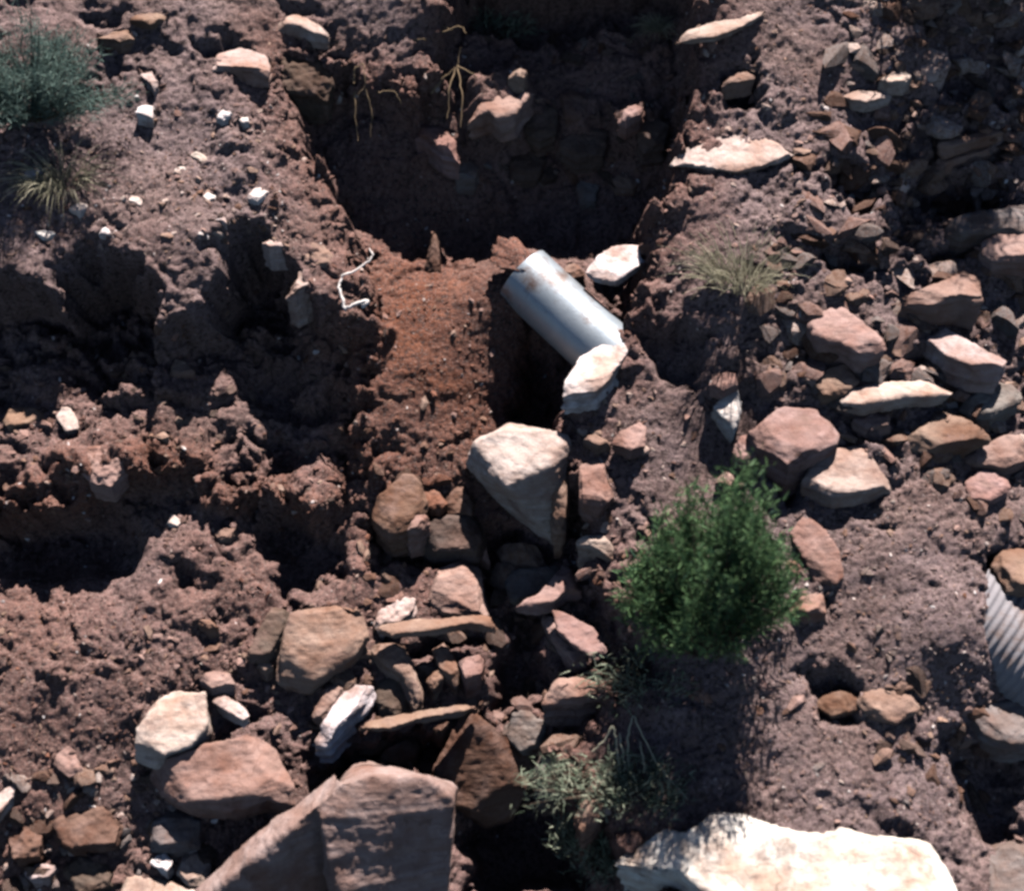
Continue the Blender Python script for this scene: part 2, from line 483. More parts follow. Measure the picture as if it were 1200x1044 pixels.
# ------------------------------------------------------------------ hillside mesh
nu, nv = len(GU), len(GV)
idx = np.arange(nu * nv).reshape(nv, nu)
quads = np.stack([idx[:-1, :-1], idx[:-1, 1:], idx[1:, 1:], idx[1:, :-1]], -1).reshape(-1, 4)
hme = mesh_np('hillside', PT.reshape(-1, 3), quads, M_SOIL)
red_n = n2(U, V, .5, 11, 4)
gu_, gv_ = touv(np.array([520.0]), np.array([430.0]), np.array([-.1]))
gl = np.exp(-(((U - gu_) / .75) ** 2 + ((V - gv_) / 1.1) ** 2) ** 2)
redm = np.clip((.42 + .5 * gl) * m_low + .28 * m_ledge * (1 - m_low) + .55 * edge * (1 - m_low) + .35 * red_n, 0, 1)
attr(hme, 'red', redm)
hill = obj('hillside', hme)
hill['kind'] = 'structure'
hill['label'] = 'eroded slope of stony red brown soil cut by a gully'

# ------------------------------------------------------------------ rocks traced one by one
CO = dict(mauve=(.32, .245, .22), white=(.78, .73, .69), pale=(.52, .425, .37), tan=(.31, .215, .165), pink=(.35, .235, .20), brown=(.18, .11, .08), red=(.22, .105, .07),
          grey=(.225, .195, .18), dim=(.13, .095, .078))  # dim also carries shade painted into the gully head stones
UPN = np.array([0, 0, 1.0])
ROCKS = []
BANK = []
def rock(name, label, poly, col='tan', tilt=.35, lift=.03, thick=.16, roll=0., taper=.88, rough=1., cat='rock', group=None, vox=None, lump=1.0, h0=None, thin=False):
    """poly: outline of the upper face in the frame; tilt 0 = level, 1 = lying with the slope; roll>0 = face turned to the right"""
    a = np.array(poly, float)
    a = a.mean(0) + (a - a.mean(0)) * 1.07
    BANK.append(a)
    T = hit(a[:, 0], a[:, 1])
    c = hit(a[:, 0].mean(), a[:, 1].mean())
    T = np.concatenate([T, c])
    ang = R(SLOPE * tilt)
    n = np.array([math.sin(R(roll)), -math.sin(ang) * math.cos(R(roll)), math.cos(ang) * math.cos(R(roll))])
    dd = np.percentile(T @ n, 60) + lift
    if h0 is not None:
        dd = at(a[:, 0].mean(), a[:, 1].mean(), h0) @ n
    top = onplane(a[:, 0], a[:, 1], n, dd)
    depth = max(thick, min(dd - (T @ n).min() + .04, thick + .22))
    if thin: depth = thick
    ctr = top.mean(0)
    down = -(n * .55 + UPN * .45); down /= np.linalg.norm(down)
    bot = ctr + (top - ctr) * taper + down * depth
    ROCKS.append(dict(name=name, label=label, top=top, bot=bot, ctr=ctr, n=n, col=col, rough=rough, cat=cat, group=group, vox=vox, lump=lump))

def hull_rock(name, label, sets, col, rough=1., cat='rock', lump=1., group=None):
    """sets: groups of corners (frame x, frame y, height off the mean slope); the rock is the union of their hulls"""
    Ps = [np.array([at(*p) for p in q]) for q in sets]
    P = np.concatenate(Ps)
    ROCKS.append(dict(name=name, label=label, hull=Ps, top=P, ctr=P.mean(0), n=UPN, col=col, rough=rough, cat=cat, group=group, vox=None, lump=lump))
#ROCKLIST
def S(label, poly, *a, **k): k.setdefault('thin', True); rock('sandstone_slab', label, poly, *a, cat='slab', **k)
def K(label, poly, *a, **k): rock('rock', label, poly, *a, cat='rock', **k)
def B(label, poly, *a, **k): rock('boulder', label, poly, *a, cat='boulder', **k)
def T_(label, poly, *a, **k): rock('stone', label, poly, *a, cat='stone', **k)
# left bank top
S('pale flat slab with dark overhung front on the left bank top', [(240, 76), (258, 58), (280, 53), (305, 54), (316, 68), (314, 80), (280, 77)], 'pale', .15, .02, .14)
S('thin tan slab beside the blue green shrub', [(110, 44), (130, 36), (152, 33), (157, 41), (140, 46)], 'tan', .1, .02, .1)
S('small pale slab above the thin tan slab by the shrub', [(150, 20), (185, 13), (197, 19), (175, 25)], 'tan', .1, .02, .06)
S('pale curved slab on the crest above the brown clod of rock', [(322, 26), (335, 13), (360, 20), (386, 36), (368, 34), (345, 27)], 'pale', .1, .03, .13)
K('brown rough block of rock tucked under the pale curved slab', [(318, 50), (345, 42), (365, 60), (388, 88), (380, 105), (345, 102), (322, 92)], 'dim', .8, .0, .2, rough=2)
T_('bright white squarish stone on the left bank', [(158, 131), (164, 120), (179, 124), (179, 135)], 'white', .2, .02, .05)
T_('cream wedge stone just uphill of the white squarish stone', [(163, 87), (178, 84), (185, 95), (180, 100)], 'pale', .2, .01, .05)
T_('flat tan chip lying alone on bare soil of the left bank', [(221, 179), (231, 176), (247, 187), (238, 191)], 'pale', .4, .01, .03)
T_('long white shard pointing downhill on the left bank', [(290, 229), (299, 219), (322, 211), (317, 222), (302, 233)], 'white', .2, .01, .05)
T_('low cream stone at the lip of the left bank', [(306, 280), (318, 276), (336, 279), (336, 286), (315, 288)], 'pale', .2, .01, .05)
T_('rounded tan stone at the very edge of the red gully wall', [(352, 298), (362, 282), (380, 288), (392, 302), (384, 310), (364, 308)], 'tan', .7, .01, .08)
T_('whitish splintered fragment below the rounded tan stone', [(334, 336), (352, 318), (366, 308), (376, 324), (358, 334), (345, 340)], 'pale', .3, .01, .06, rough=2)
for p in ([(78, 242), (92, 236), (106, 238), (92, 249)], [(139, 231), (155, 228), (169, 230), (164, 238)], [(41, 272), (53, 268), (66, 270), (55, 279)],
          [(114, 270), (126, 265), (139, 268), (133, 275)], [(26, 203), (40, 196), (56, 196), (38, 205)], [(252, 135), (262, 128), (272, 131), (262, 138)], [(200, 199), (210, 194), (219, 197), (208, 202)], [(236, 228), (246, 224), (254, 229), (244, 234)], [(251, 256), (262, 253), (266, 259)], [(276, 136), (290, 135), (292, 142), (284, 143)]):
    T_('small white stone chip lying on the stony left bank', p, 'white', .2, .01, .03, group='white chips on the left bank')
# shaded head of the gully
K('sunlit tan rock with a notched underside in the gully head', [(547, 136), (562, 118), (590, 98), (604, 116), (622, 100), (626, 106), (612, 120), (604, 136), (588, 141), (575, 128)], 'pink', .5, .05, .1)
K('pinkish wedge slab jutting over the dark gully head', [(486, 152), (502, 143), (520, 150), (532, 162), (539, 179), (518, 173), (502, 158)], 'pink', .3, .06, .1)
T_('small sunlit knob of stone above the notched tan rock', [(595, 84), (607, 75), (618, 82), (614, 88)], 'tan', .3, .06, .06)
T_('small pink oblong stone alone against the dark headwall', [(724, 134), (740, 123), (755, 122), (752, 130), (734, 139)], 'pink', .3, .08, .06)
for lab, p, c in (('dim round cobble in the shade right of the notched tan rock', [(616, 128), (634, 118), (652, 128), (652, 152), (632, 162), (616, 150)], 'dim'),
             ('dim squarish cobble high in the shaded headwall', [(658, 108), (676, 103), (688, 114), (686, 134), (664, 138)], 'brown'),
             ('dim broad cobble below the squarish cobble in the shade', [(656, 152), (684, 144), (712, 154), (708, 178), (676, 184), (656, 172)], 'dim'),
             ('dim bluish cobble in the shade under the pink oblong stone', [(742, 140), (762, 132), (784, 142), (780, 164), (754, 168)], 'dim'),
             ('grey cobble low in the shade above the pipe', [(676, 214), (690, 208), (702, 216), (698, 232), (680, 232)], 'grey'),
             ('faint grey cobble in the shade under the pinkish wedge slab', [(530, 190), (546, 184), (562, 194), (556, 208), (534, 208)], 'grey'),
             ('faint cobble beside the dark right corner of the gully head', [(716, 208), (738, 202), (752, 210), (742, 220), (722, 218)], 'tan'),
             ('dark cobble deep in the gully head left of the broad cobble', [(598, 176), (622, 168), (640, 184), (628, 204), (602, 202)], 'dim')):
    rock('cobble', lab, p, c, .8, .03, .16, cat='cobble')  # dark tones put the shade of the headwall into the cobble colours
K('narrow upright spike of soil stone above the red soil fan', [(496, 322), (502, 290), (508, 264), (514, 280), (516, 318), (508, 330)], 'brown', 1.3, .08, .12)
# round the pipe
S('pale slab with ragged lower edge above the pipe', [(684, 316), (690, 304), (715, 289), (754, 279), (750, 299), (758, 304), (738, 318), (722, 328), (697, 323)], 'white', .45, .04, .07, h0=.10)
T_('small brown stone between the pipe and the pale ragged slab', [(654, 312), (664, 304), (680, 308), (686, 318), (672, 322)], 'tan', .4, .22, .1)
S('brilliant white slab jammed against the lower end of the pipe', [(659, 457), (668, 436), (688, 406), (714, 396), (739, 391), (736, 412), (716, 440), (700, 452)], 'white', .3, .06, .2, h0=.17)
T_('small reddish stone wedged by the torn pipe edge', [(703, 392), (712, 386), (718, 394), (708, 400)], 'pink', .3, .1, .08)
# middle of the gully
hull_rock('boulder', 'large tan block lit on top in the gully below the pipe', [[(545, 546, -.10), (555, 518, .02), (590, 502, .05), (632, 504, .08), (664, 515, .07), (646, 544, .12), (594, 570, .10), (656, 596, -.14), (656, 638, -.42), (634, 632, -.46), (586, 590, -.3),
    (600, 495, -.5), (556, 540, -.55), (655, 515, -.5)]], 'pale', cat='boulder', lump=1.6)
K('slim leaning shard right of the large tan block', [(646, 562), (652, 544), (673, 524), (668, 560), (662, 600), (650, 600)], 'tan', .6, .16, .25)
K('flesh pink upright stone on the right gully wall', [(681, 545), (690, 536), (706, 538), (710, 560), (719, 574), (702, 592), (682, 582)], 'pink', .8, .06, .14)
S('pink wedge half in shade above the green bush', [(716, 515), (730, 502), (748, 491), (757, 496), (756, 518), (740, 526)], 'pink', .4, .04, .1)
S('thin tan ledge stone left of the pink wedge', [(682, 512), (700, 508), (718, 516), (700, 521)], 'tan', .3, .04, .08)
T_('pale curled stone left of the green bush', [(678, 632), (690, 624), (712, 628), (722, 636), (718, 646), (700, 638)], 'pale', .3, .04, .08)
B('dark squat block in the shade at the foot of the red soil', [(436, 600), (444, 574), (470, 556), (492, 560), (500, 584), (486, 612), (456, 622)], 'brown', .7, .1, .22)
T_('small flesh coloured stone beside the dark log shaped block', [(474, 610), (482, 600), (496, 596), (503, 606), (492, 616), (478, 618)], 'pink', .4, .14, .1)
K('dark log shaped block lying across the gully', [(496, 612), (530, 602), (562, 600), (567, 622), (560, 640), (510, 642), (494, 632)], 'dim', .8, .1, .18)
K('reddish stone above the dark log shaped block', [(492, 566), (510, 572), (524, 586), (514, 596), (498, 590)], 'red', .5, .06, .12)
K('brown stone wedged between red soil and the large tan block', [(520, 572), (540, 566), (556, 580), (552, 600), (526, 600)], 'brown', .8, .06, .14)
T_('thin pink triangular shard standing in the dark gap', [(546, 632), (560, 620), (567, 636), (574, 654), (562, 648)], 'pink', .8, .1, .1)
B('smooth tan upright block below the log shaped block', [(503, 708), (508, 684), (516, 664), (540, 652), (560, 656), (564, 690), (572, 714), (552, 716), (530, 712)], 'pink', .72, .1, .24)
T_('white lichen flecked stone left of the smooth tan block', [(438, 722), (452, 710), (474, 699), (488, 702), (486, 714), (466, 728), (444, 736)], 'pale', .5, .04, .1, rough=2.2)
S('long brown ledge with dark overhung front below the lichen flecked stone', [(440, 734), (470, 722), (520, 724), (562, 718), (584, 735), (548, 730), (505, 738), (460, 742)], 'tan', .0, .12, .06)
S('grey shaded plate in the gap right of the smooth tan block', [(592, 670), (655, 662), (652, 680), (628, 696), (600, 706)], 'grey', .7, .06, .1)
S('pink angular shard leaning on the grey shaded plate', [(602, 704), (630, 694), (644, 680), (660, 656), (668, 654), (672, 672), (682, 690), (664, 690), (650, 704), (622, 708)], 'pink', .5, .14, .12)
S('large pink slab with a stepped lower edge beside the bush', [(646, 714), (668, 716), (706, 741), (714, 760), (702, 772), (672, 756), (652, 736)], 'pink', .45, .15, .05)
S('second layer under the large pink slab with stepped edge', [(634, 716), (648, 722), (664, 748), (686, 764), (690, 774), (670, 774), (644, 742)], 'pink', .45, .09, .14)
B('square block with a pink sunlit top and dark brown front', [(636, 812), (654, 792), (684, 787), (716, 784), (702, 806), (682, 811)], 'pink', .1, .1, .36)
K('bluish grey shaded stone left of the square block', [(588, 852), (604, 834), (622, 824), (640, 846), (638, 876), (612, 880)], 'grey', 1.1, .08, .2)
B('leaning dark block with one sunlit top edge', [(512, 900), (540, 838), (550, 838), (616, 880), (624, 900), (600, 950), (570, 960), (520, 930)], 'brown', 1.55, .14, .3)
S('long thin tan ledge over a black overhang', [(418, 852), (426, 841), (480, 832), (520, 826), (562, 822), (545, 833), (490, 842), (462, 852)], 'tan', 0, .16, .05)
K('tan forked rock above the long thin ledge', [(430, 752), (448, 744), (468, 746), (484, 770), (494, 812), (484, 822), (470, 790), (446, 776)], 'tan', .6, .1, .16)
K('narrow tan upright stone in the rubble of the gully floor', [(506, 756), (520, 749), (532, 762), (538, 786), (534, 800), (516, 784)], 'tan', .7, .1, .16)
K('flat pink stone between upright stones in the rubble', [(536, 770), (552, 763), (568, 766), (564, 786), (546, 794)], 'pink', .3, .1, .12)
T_('small brown stone in the hollow of the rubble', [(498, 794), (510, 780), (520, 790), (508, 806)], 'tan', .6, .1, .1)
K('dark stone under the forked rock', [(440, 800), (462, 786), (484, 812), (478, 832), (446, 836)], 'dim', .9, .06, .14)
T_('orange lit stone peeping over the angular boulder', [(406, 906), (414, 898), (430, 897), (434, 904), (422, 910)], 'tan', .3, .08, .08)
K('brown broken stone in the shade behind the angular boulder', [(440, 896), (452, 876), (478, 862), (492, 868), (484, 890), (466, 902)], 'brown', .7, .06, .14)
K('flat brown stone right of the broken stone in shade', [(478, 896), (506, 886), (524, 892), (516, 908), (488, 910)], 'brown', .6, .06, .1)
# lower left
B('large rounded brown boulder at the gully mouth', [(317, 778), (322, 752), (334, 728), (350, 712), (390, 705), (424, 714), (432, 738), (416, 762), (388, 782), (360, 802), (332, 798)], 'tan', 1.1, .14, .3, lump=1.8)
S('dark slab on edge leaning on the rounded brown boulder', [(288, 768), (302, 736), (320, 707), (346, 720), (332, 736), (322, 756), (308, 776)], 'dim', .9, .1, .16)
B('chalk white block beside the black overhang', [(366, 862), (376, 846), (392, 822), (404, 796), (424, 791), (439, 804), (428, 820), (404, 842), (384, 862)], 'white', .25, .12, .26)
K('brown stone on the uphill side of the chalk white block', [(366, 836), (376, 808), (392, 794), (408, 794), (394, 826), (376, 846)], 'tan', .7, .1, .2)
B('pale grey angular block behind the reddish boulder', [(154, 878), (164, 842), (178, 818), (206, 802), (236, 808), (241, 846), (222, 870), (178, 886)], 'pale', .75, .1, .2)
B('big reddish boulder with a shaded front at lower left', [(166, 897), (190, 886), (230, 876), (262, 870), (292, 859), (318, 872), (332, 904), (343, 942), (312, 928), (268, 940), (222, 938), (190, 924)], 'pink', .85, .16, .34, lump=1.5)
T_('small flat pink stone uphill of the pale grey block', [(232, 792), (250, 785), (268, 788), (274, 798), (248, 803)], 'pink', .2, .05, .06)
S('white edged slab tilted over a dark hollow', [(247, 818), (256, 812), (284, 826), (292, 834), (284, 840), (264, 830)], 'pale', .1, .08, .1)
hull_rock('boulder', 'huge angular boulder with flat facets at the gully bottom', [
    [(240, 1052, -.10), (300, 1004, .0), (402, 917, .10), (228, 1046, -.2), (288, 996, -.12), (392, 905, -.06), (310, 1060, -.5), (400, 1000, -.32), (395, 1110, -.75), (240, 1110, -.65)],
    [(372, 953, .07), (400, 918, .09), (432, 909, .10), (500, 911, .09), (529, 934, .05), (388, 1012, -.05), (404, 1040, -.12), (529, 1024, -.2), (520, 1120, -.5), (430, 1110, -.36), (420, 890, -.5), (540, 920, -.5), (404, 1110, -.5)]],
    'mauve', cat='boulder')
K('grey angular stone at the lower left corner rubble', [(172, 990), (180, 960), (196, 944), (233, 962), (231, 984), (204, 992)], 'grey', .6, .06, .12)
K('pale stone beside the left flank of the angular boulder', [(208, 1020), (216, 1000), (232, 990), (246, 1012), (240, 1034), (222, 1034)], 'pale', .6, .06, .12)
T_('bright little wedge next to the grey angular stone', [(176, 1008), (190, 994), (201, 1008), (194, 1018)], 'white', .2, .05, .06)
S('low tan slab crossing the bottom edge at left', [(140, 1052), (146, 1014), (190, 1026), (250, 1048), (240, 1080), (150, 1080)], 'pale', .4, .06, .12)
T_('pinkish clod stone on the red talus', [(62, 892), (70, 876), (84, 874), (96, 902), (80, 908)], 'pink', .7, .02, .06)
S('cream slab at the left edge of the talus', [(-20, 950), (0, 928), (20, 915), (12, 934), (-6, 958)], 'pale', .3, .05, .08)
T_('whitish low stone in the corner rubble', [(28, 1020), (44, 1010), (66, 1014), (56, 1026), (36, 1028)], 'pale', .2, .05, .07)
K('purplish brown clod block in the corner rubble', [(56, 968), (76, 948), (116, 944), (140, 962), (132, 984), (84, 990)], 'brown', .6, .05, .16, rough=1.6)
K('brown clod block left of the purplish one', [(8, 980), (28, 962), (48, 976), (44, 1000), (16, 1004)], 'brown', .6, .05, .12, rough=1.6)
K('dark clod in front of the purplish brown one', [(70, 1020), (96, 1002), (130, 1012), (136, 1032), (96, 1044)], 'dim', .6, .05, .14, rough=1.6)
T_('bright small stone under the bank at the talus top', [(228, 726), (242, 722), (256, 730), (244, 734)], 'tan', .2, .04, .05)
T_('small pale stone at the foot of the rounded boulder', [(300, 776), (312, 768), (320, 776), (310, 784)], 'tan', .3, .04, .06)
# left cut bank
K('tan sunlit stone in the dark left cut bank', [(196, 436), (206, 422), (222, 424), (228, 434), (208, 440)], 'tan', .3, .03, .1)
K('pinkish crumbly block on the left bank ledge', [(92, 548), (104, 524), (126, 518), (146, 544), (128, 566), (104, 562)], 'pink', .7, .03, .12, rough=1.8)
K('pale upright stone at the left end of the ledge', [(66, 488), (76, 474), (88, 484), (92, 500), (78, 504)], 'pale', .5, .04, .1)
K('tan knobbly stone under the dark hollow of the cut bank', [(140, 426), (152, 408), (174, 406), (182, 424), (164, 430)], 'tan', .4, .03, .1, rough=1.8)
S('brown flat stone at the left end of the cut bank', [(0, 486), (20, 474), (52, 476), (48, 492), (8, 498)], 'tan', .3, .04, .1)
T_('small white pebble low in the shaded cut bank', [(194, 610), (202, 602), (212, 608), (208, 616)], 'white', .4, .03, .05)
T_('small tan stone low in the shaded cut bank', [(250, 622), (264, 616), (276, 618), (270, 628), (256, 630)], 'tan', .3, .03, .06)
# right bank
S('long pale pink shard at the head of the right bank', [(790, 46), (800, 33), (840, 22), (872, 17), (912, -2), (900, 14), (866, 33), (838, 43)], 'pale', .4, .03, .05)
S('broad pale pink flagstone on the crest of the right bank', [(775, 186), (798, 174), (822, 168), (845, 158), (858, 152), (892, 158), (918, 166), (936, 172), (930, 182), (898, 192), (862, 198), (812, 192)], 'pale', .45, .03, .05)
S('tan lens shaped slab uphill of the rubble', [(986, 108), (1005, 102), (1020, 106), (1048, 110), (1015, 119), (998, 116)], 'pale', .2, .03, .08)
T_('tan stone uphill of the broad flagstone', [(846, 96), (858, 84), (878, 82), (884, 90), (864, 94)], 'tan', .2, .03, .08)
B('tan three cornered boulder with a dark underside', [(1054, 344), (1078, 336), (1104, 326), (1128, 308), (1144, 312), (1152, 352), (1128, 344), (1096, 350)], 'pink', .2, .08, .22)
B('smooth reddish boulder at the right edge', [(1150, 286), (1164, 272), (1198, 267), (1230, 280), (1225, 300), (1166, 300)], 'pink', .5, .1, .2)
B('greyish boulder with an arched crest above the reddish boulder', [(1110, 262), (1138, 246), (1170, 236), (1204, 228), (1230, 240), (1225, 266), (1160, 268), (1130, 272)], 'grey', .7, .1, .24)
S('thin grey ledge stone with a tan rim above the dark hole', [(1100, 168), (1130, 158), (1176, 148), (1178, 154), (1140, 164), (1106, 174)], 'tan', .2, .05, .08)
S('second thin grey ledge stone just below the first', [(1098, 186), (1126, 176), (1162, 168), (1166, 174), (1130, 184), (1102, 192)], 'tan', .2, .05, .1)
K('pale curved stone in the dark rubble at upper right', [(1066, 72), (1078, 58), (1104, 54), (1116, 66), (1110, 82), (1086, 88)], 'pale', .5, .05, .1)
T_('cream flat chip beside the pale curved stone', [(1030, 92), (1048, 84), (1070, 86), (1062, 94), (1042, 96)], 'pale', .2, .04, .06)
K('reddish hollowed rock in the rubble', [(950, 378), (960, 362), (984, 356), (1004, 366), (1024, 388), (1038, 404), (1016, 412), (986, 398), (962, 396)], 'pink', .5, .07, .18)
K('round brown rock under the reddish hollowed rock', [(956, 448), (960, 428), (978, 420), (998, 428), (1008, 444), (990, 460), (966, 462)], 'tan', .8, .05, .16)
S('long pale flat slab crossing the rubble', [(988, 466), (1004, 454), (1050, 448), (1092, 446), (1117, 452), (1112, 460), (1060, 462), (1010, 472)], 'pale', .2, .06, .1)
T_('pink flat stone under the long pale slab', [(1000, 488), (1020, 480), (1044, 482), (1046, 496), (1018, 499)], 'pink', .3, .04, .07)
B('pale grey boulder with a dark undercut at right', [(1086, 398), (1096, 380), (1114, 378), (1136, 396), (1152, 410), (1182, 412), (1174, 430), (1142, 428), (1110, 416)], 'pale', .3, .1, .22)
B('rounded grey boulder right of the long pale slab', [(1128, 474), (1142, 458), (1170, 450), (1194, 453), (1198, 464), (1166, 482), (1142, 484)], 'grey', .5, .08, .2)
B('peaked brown boulder below the rounded grey boulder', [(1058, 512), (1086, 494), (1112, 475), (1132, 488), (1162, 508), (1130, 516), (1090, 522)], 'tan', .5, .08, .18)
K('tan blocky rock at the right edge of the rubble', [(1128, 532), (1148, 518), (1170, 508), (1196, 510), (1206, 532), (1180, 544), (1146, 540)], 'pink', .5, .07, .16)
K('pinkish low rock below the tan blocky rock', [(1128, 566), (1150, 552), (1176, 550), (1184, 572), (1160, 584), (1136, 580)], 'pink', .6, .05, .14)
K('bright white faceted rock above the bush', [(836, 474), (850, 464), (864, 457), (869, 478), (862, 502), (850, 492)], 'white', .75, .06, .16)
B('big layered pinkish block between the bush and the rubble', [(878, 498), (896, 484), (918, 476), (952, 478), (988, 494), (980, 514), (952, 530), (926, 538), (906, 524), (888, 514)], 'pink', .45, .1, .34)
K('pink stone against the left side of the layered block', [(860, 528), (868, 510), (886, 504), (890, 522), (884, 540), (866, 538)], 'pink', .7, .06, .16)
B('boulder with a whitish crown set in the right bank', [(940, 562), (950, 542), (968, 528), (996, 521), (1022, 528), (1040, 548), (1048, 566), (1010, 574), (978, 578)], 'pale', .5, .05, .2)
K('dull pink stone below the crowned boulder', [(924, 616), (936, 602), (954, 600), (972, 630), (998, 664), (976, 682), (956, 676), (940, 648)], 'pink', .85, .02, .14)
T_('small pink stone showing through the bush top', [(838, 562), (848, 552), (862, 556), (856, 566)], 'pink', .3, .06, .06)
T_('tan stone uphill of the white faceted rock', [(832, 448), (846, 434), (864, 434), (866, 446), (848, 454)], 'pink', .4, .04, .08)
B('dark boulder cut by the right edge of the bank', [(1164, 652), (1180, 640), (1230, 640), (1230, 680), (1180, 684)], 'tan', .2, .08, .2)
T_('pinkish block with a dark front right of the bush', [(926, 708), (938, 696), (962, 695), (970, 712), (946, 716)], 'pink', .1, .05, .12)
B('long white rock with a wavy crest along the bottom edge', [(724, 990), (744, 976), (790, 964), (812, 974), (828, 972), (845, 962), (872, 963), (902, 976), (932, 982), (962, 980), (984, 968), (1020, 962), (1054, 966), (1076, 961), (1100, 984), (1116, 1006), (1128, 1060), (1100, 1120), (900, 1120), (840, 1050), (806, 1014), (766, 1002)], 'white', .45, .12, .3)
B('grey boulder at the right edge under the corrugated pipe', [(1142, 832), (1164, 816), (1186, 812), (1225, 820), (1225, 862), (1186, 868), (1156, 856)], 'grey', .4, .08, .2)
K('tan rock low on the right bank', [(1006, 816), (1030, 806), (1062, 806), (1078, 826), (1052, 842), (1024, 836)], 'tan', .5, .05, .14)
K('brown lump left of the low tan rock', [(956, 820), (976, 806), (1002, 812), (1006, 828), (976, 836)], 'brown', .5, .04, .12)
B('dark grey boulder in the bottom right corner', [(1146, 996), (1170, 986), (1225, 990), (1230, 1070), (1160, 1070)], 'grey', .7, .06, .2)
T_('pink sliver on the dirt below the bush', [(812, 800), (820, 800), (836, 818), (828, 822)], 'pink', .6, .02, .04)
T_('pink chip farther right on the dirt below the bush', [(884, 796), (892, 794), (908, 806), (900, 811)], 'pink', .6, .02, .04)
K('stone mantled with weeds by the dark hollow', [(676, 950), (690, 926), (706, 918), (716, 932), (700, 960), (684, 976)], 'tan', .6, .08, .2)
K('mossy dark stone under the drooping weeds', [(626, 900), (636, 876), (652, 872), (664, 892), (656, 916), (636, 920)], 'grey', .7, .1, .2)
#ENDROCKLIST

def build_rocks():
    objs = []
    for r in ROCKS:
        bm = bmesh.new()
        o = r['ctr']
        if 'hull' in r:
            for hp in r['hull']:
                res = bmesh.ops.convex_hull(bm, input=[bm.verts.new(p - o) for p in hp])
                bmesh.ops.delete(bm, geom=list({e for e in res['geom_interior'] + res['geom_unused'] if isinstance(e, bmesh.types.BMVert)}), context='VERTS')
        tv = [bm.verts.new(p - o) for p in r['top']] if 'hull' not in r else []
        bv = [bm.verts.new(p - o) for p in r['bot']] if tv else []
        m = len(tv)
        try:
            if tv: bm.faces.new(tv)
            if tv: bm.faces.new(bv[::-1])
            for k in range(m):
                bm.faces.new((tv[k], bv[k], bv[(k + 1) % m], tv[(k + 1) % m]))
        except ValueError:
            pass
        bmesh.ops.recalc_face_normals(bm, faces=bm.faces)
        bmesh.ops.triangulate(bm, faces=bm.faces)
        me = bpy.data.meshes.new(r['name'])
        bm.to_mesh(me); bm.free()
        ob = obj(r['name'], me, V3(o))
        ext = r['top'].max(0) - r['top'].min(0)
        size = float(np.linalg.norm(ext))
        r['size'] = size
        md = ob.modifiers.new('remesh', 'REMESH')
        md.mode = 'VOXEL'
        md.voxel_size = r['vox'] or min(.013, max(.005, size / 48))
        objs.append(ob)
    dg = bpy.context.evaluated_depsgraph_get()
    for ob, r in zip(objs, ROCKS):
        me = bpy.data.meshes.new_from_object(ob.evaluated_get(dg))
        me.name = r['name']
        old = ob.data
        ob.modifiers.clear(); ob.data = me
        bpy.data.meshes.remove(old)
        nvt = len(me.vertices)
        co = np.empty(nvt * 3, np.float32); me.vertices.foreach_get('co', co); co = co.reshape(-1, 3).astype(float)
        # spalled rims: cut facets off edges and corners
        for _ in range(0 if 'hull' in r else 9 if r['size'] > .12 else 5):
            q = rng.normal(size=3); q -= (q @ r['n']) * r['n']; q /= np.linalg.norm(q)
            el = rng.uniform(.45, 1.2)
            q = q * math.cos(el) + r['n'] * math.sin(el)
            pr_ = co @ q
            lim = np.percentile(pr_, rng.uniform(94, 99.4))
            co = co - np.maximum(0, pr_ - lim)[:, None] * q
        # round the worst voxel corners a little
        ne = len(me.edges)
        ed = np.empty(ne * 2, np.int32); me.edges.foreach_get('vertices', ed); ed = ed.reshape(-1, 2)
        deg = np.bincount(ed.ravel(), minlength=nvt)[:, None]
        for _ in range(1):
            s = np.zeros_like(co)
            np.add.at(s, ed[:, 0], co[ed[:, 1]]); np.add.at(s, ed[:, 1], co[ed[:, 0]])
            co = .55 * co + .45 * s / np.maximum(deg, 1)
        me.vertices.foreach_set('co', co.astype(np.float32).ravel()); me.update()
        no = np.empty(nvt * 3, np.float32); me.vertices.foreach_get('normal', no); no = no.reshape(-1, 3)
        sz = r['size']
        off = rng.random(3) * 40
        s1 = max(.05, sz * .45)
        d = .020 * sz * r['lump'] * fbm(co / s1 + off, 2) + .012 * sz * r['rough'] * fbm(co / (s1 * .25) + off, 3) + .004 * r['rough'] * vnoise(co / .022 + off)
        # bedding: the sides weather back layer by layer
        z = co @ r['n']
        lay = vnoise(np.stack([z / .028 + off[0], np.full(nvt, off[1]) + co[:, 0] * .8, np.full(nvt, off[2]) + co[:, 1] * .8], -1))
        side = 1 - np.abs(no @ r['n'])
        d = d + (.006 if 'hull' in r else .020) * min(1, sz / .4) ** 2 * side * lay
        co = co + no * d[:, None]
        me.vertices.foreach_set('co', co.astype(np.float32).ravel())
        me.polygons.foreach_set('use_smooth', np.ones(len(me.polygons), bool))
        me.materials.clear(); me.materials.append(M_STONE)
        me.update()
        c = CO[r['col']]
        j = 1 + random.uniform(-.1, .1)
        ob.color = (c[0] * j, c[1] * j * random.uniform(.97, 1.03), c[2] * j * random.uniform(.95, 1.05), 1)
        tag(ob, r['label'], r['cat'], r['group'])
build_rocks()

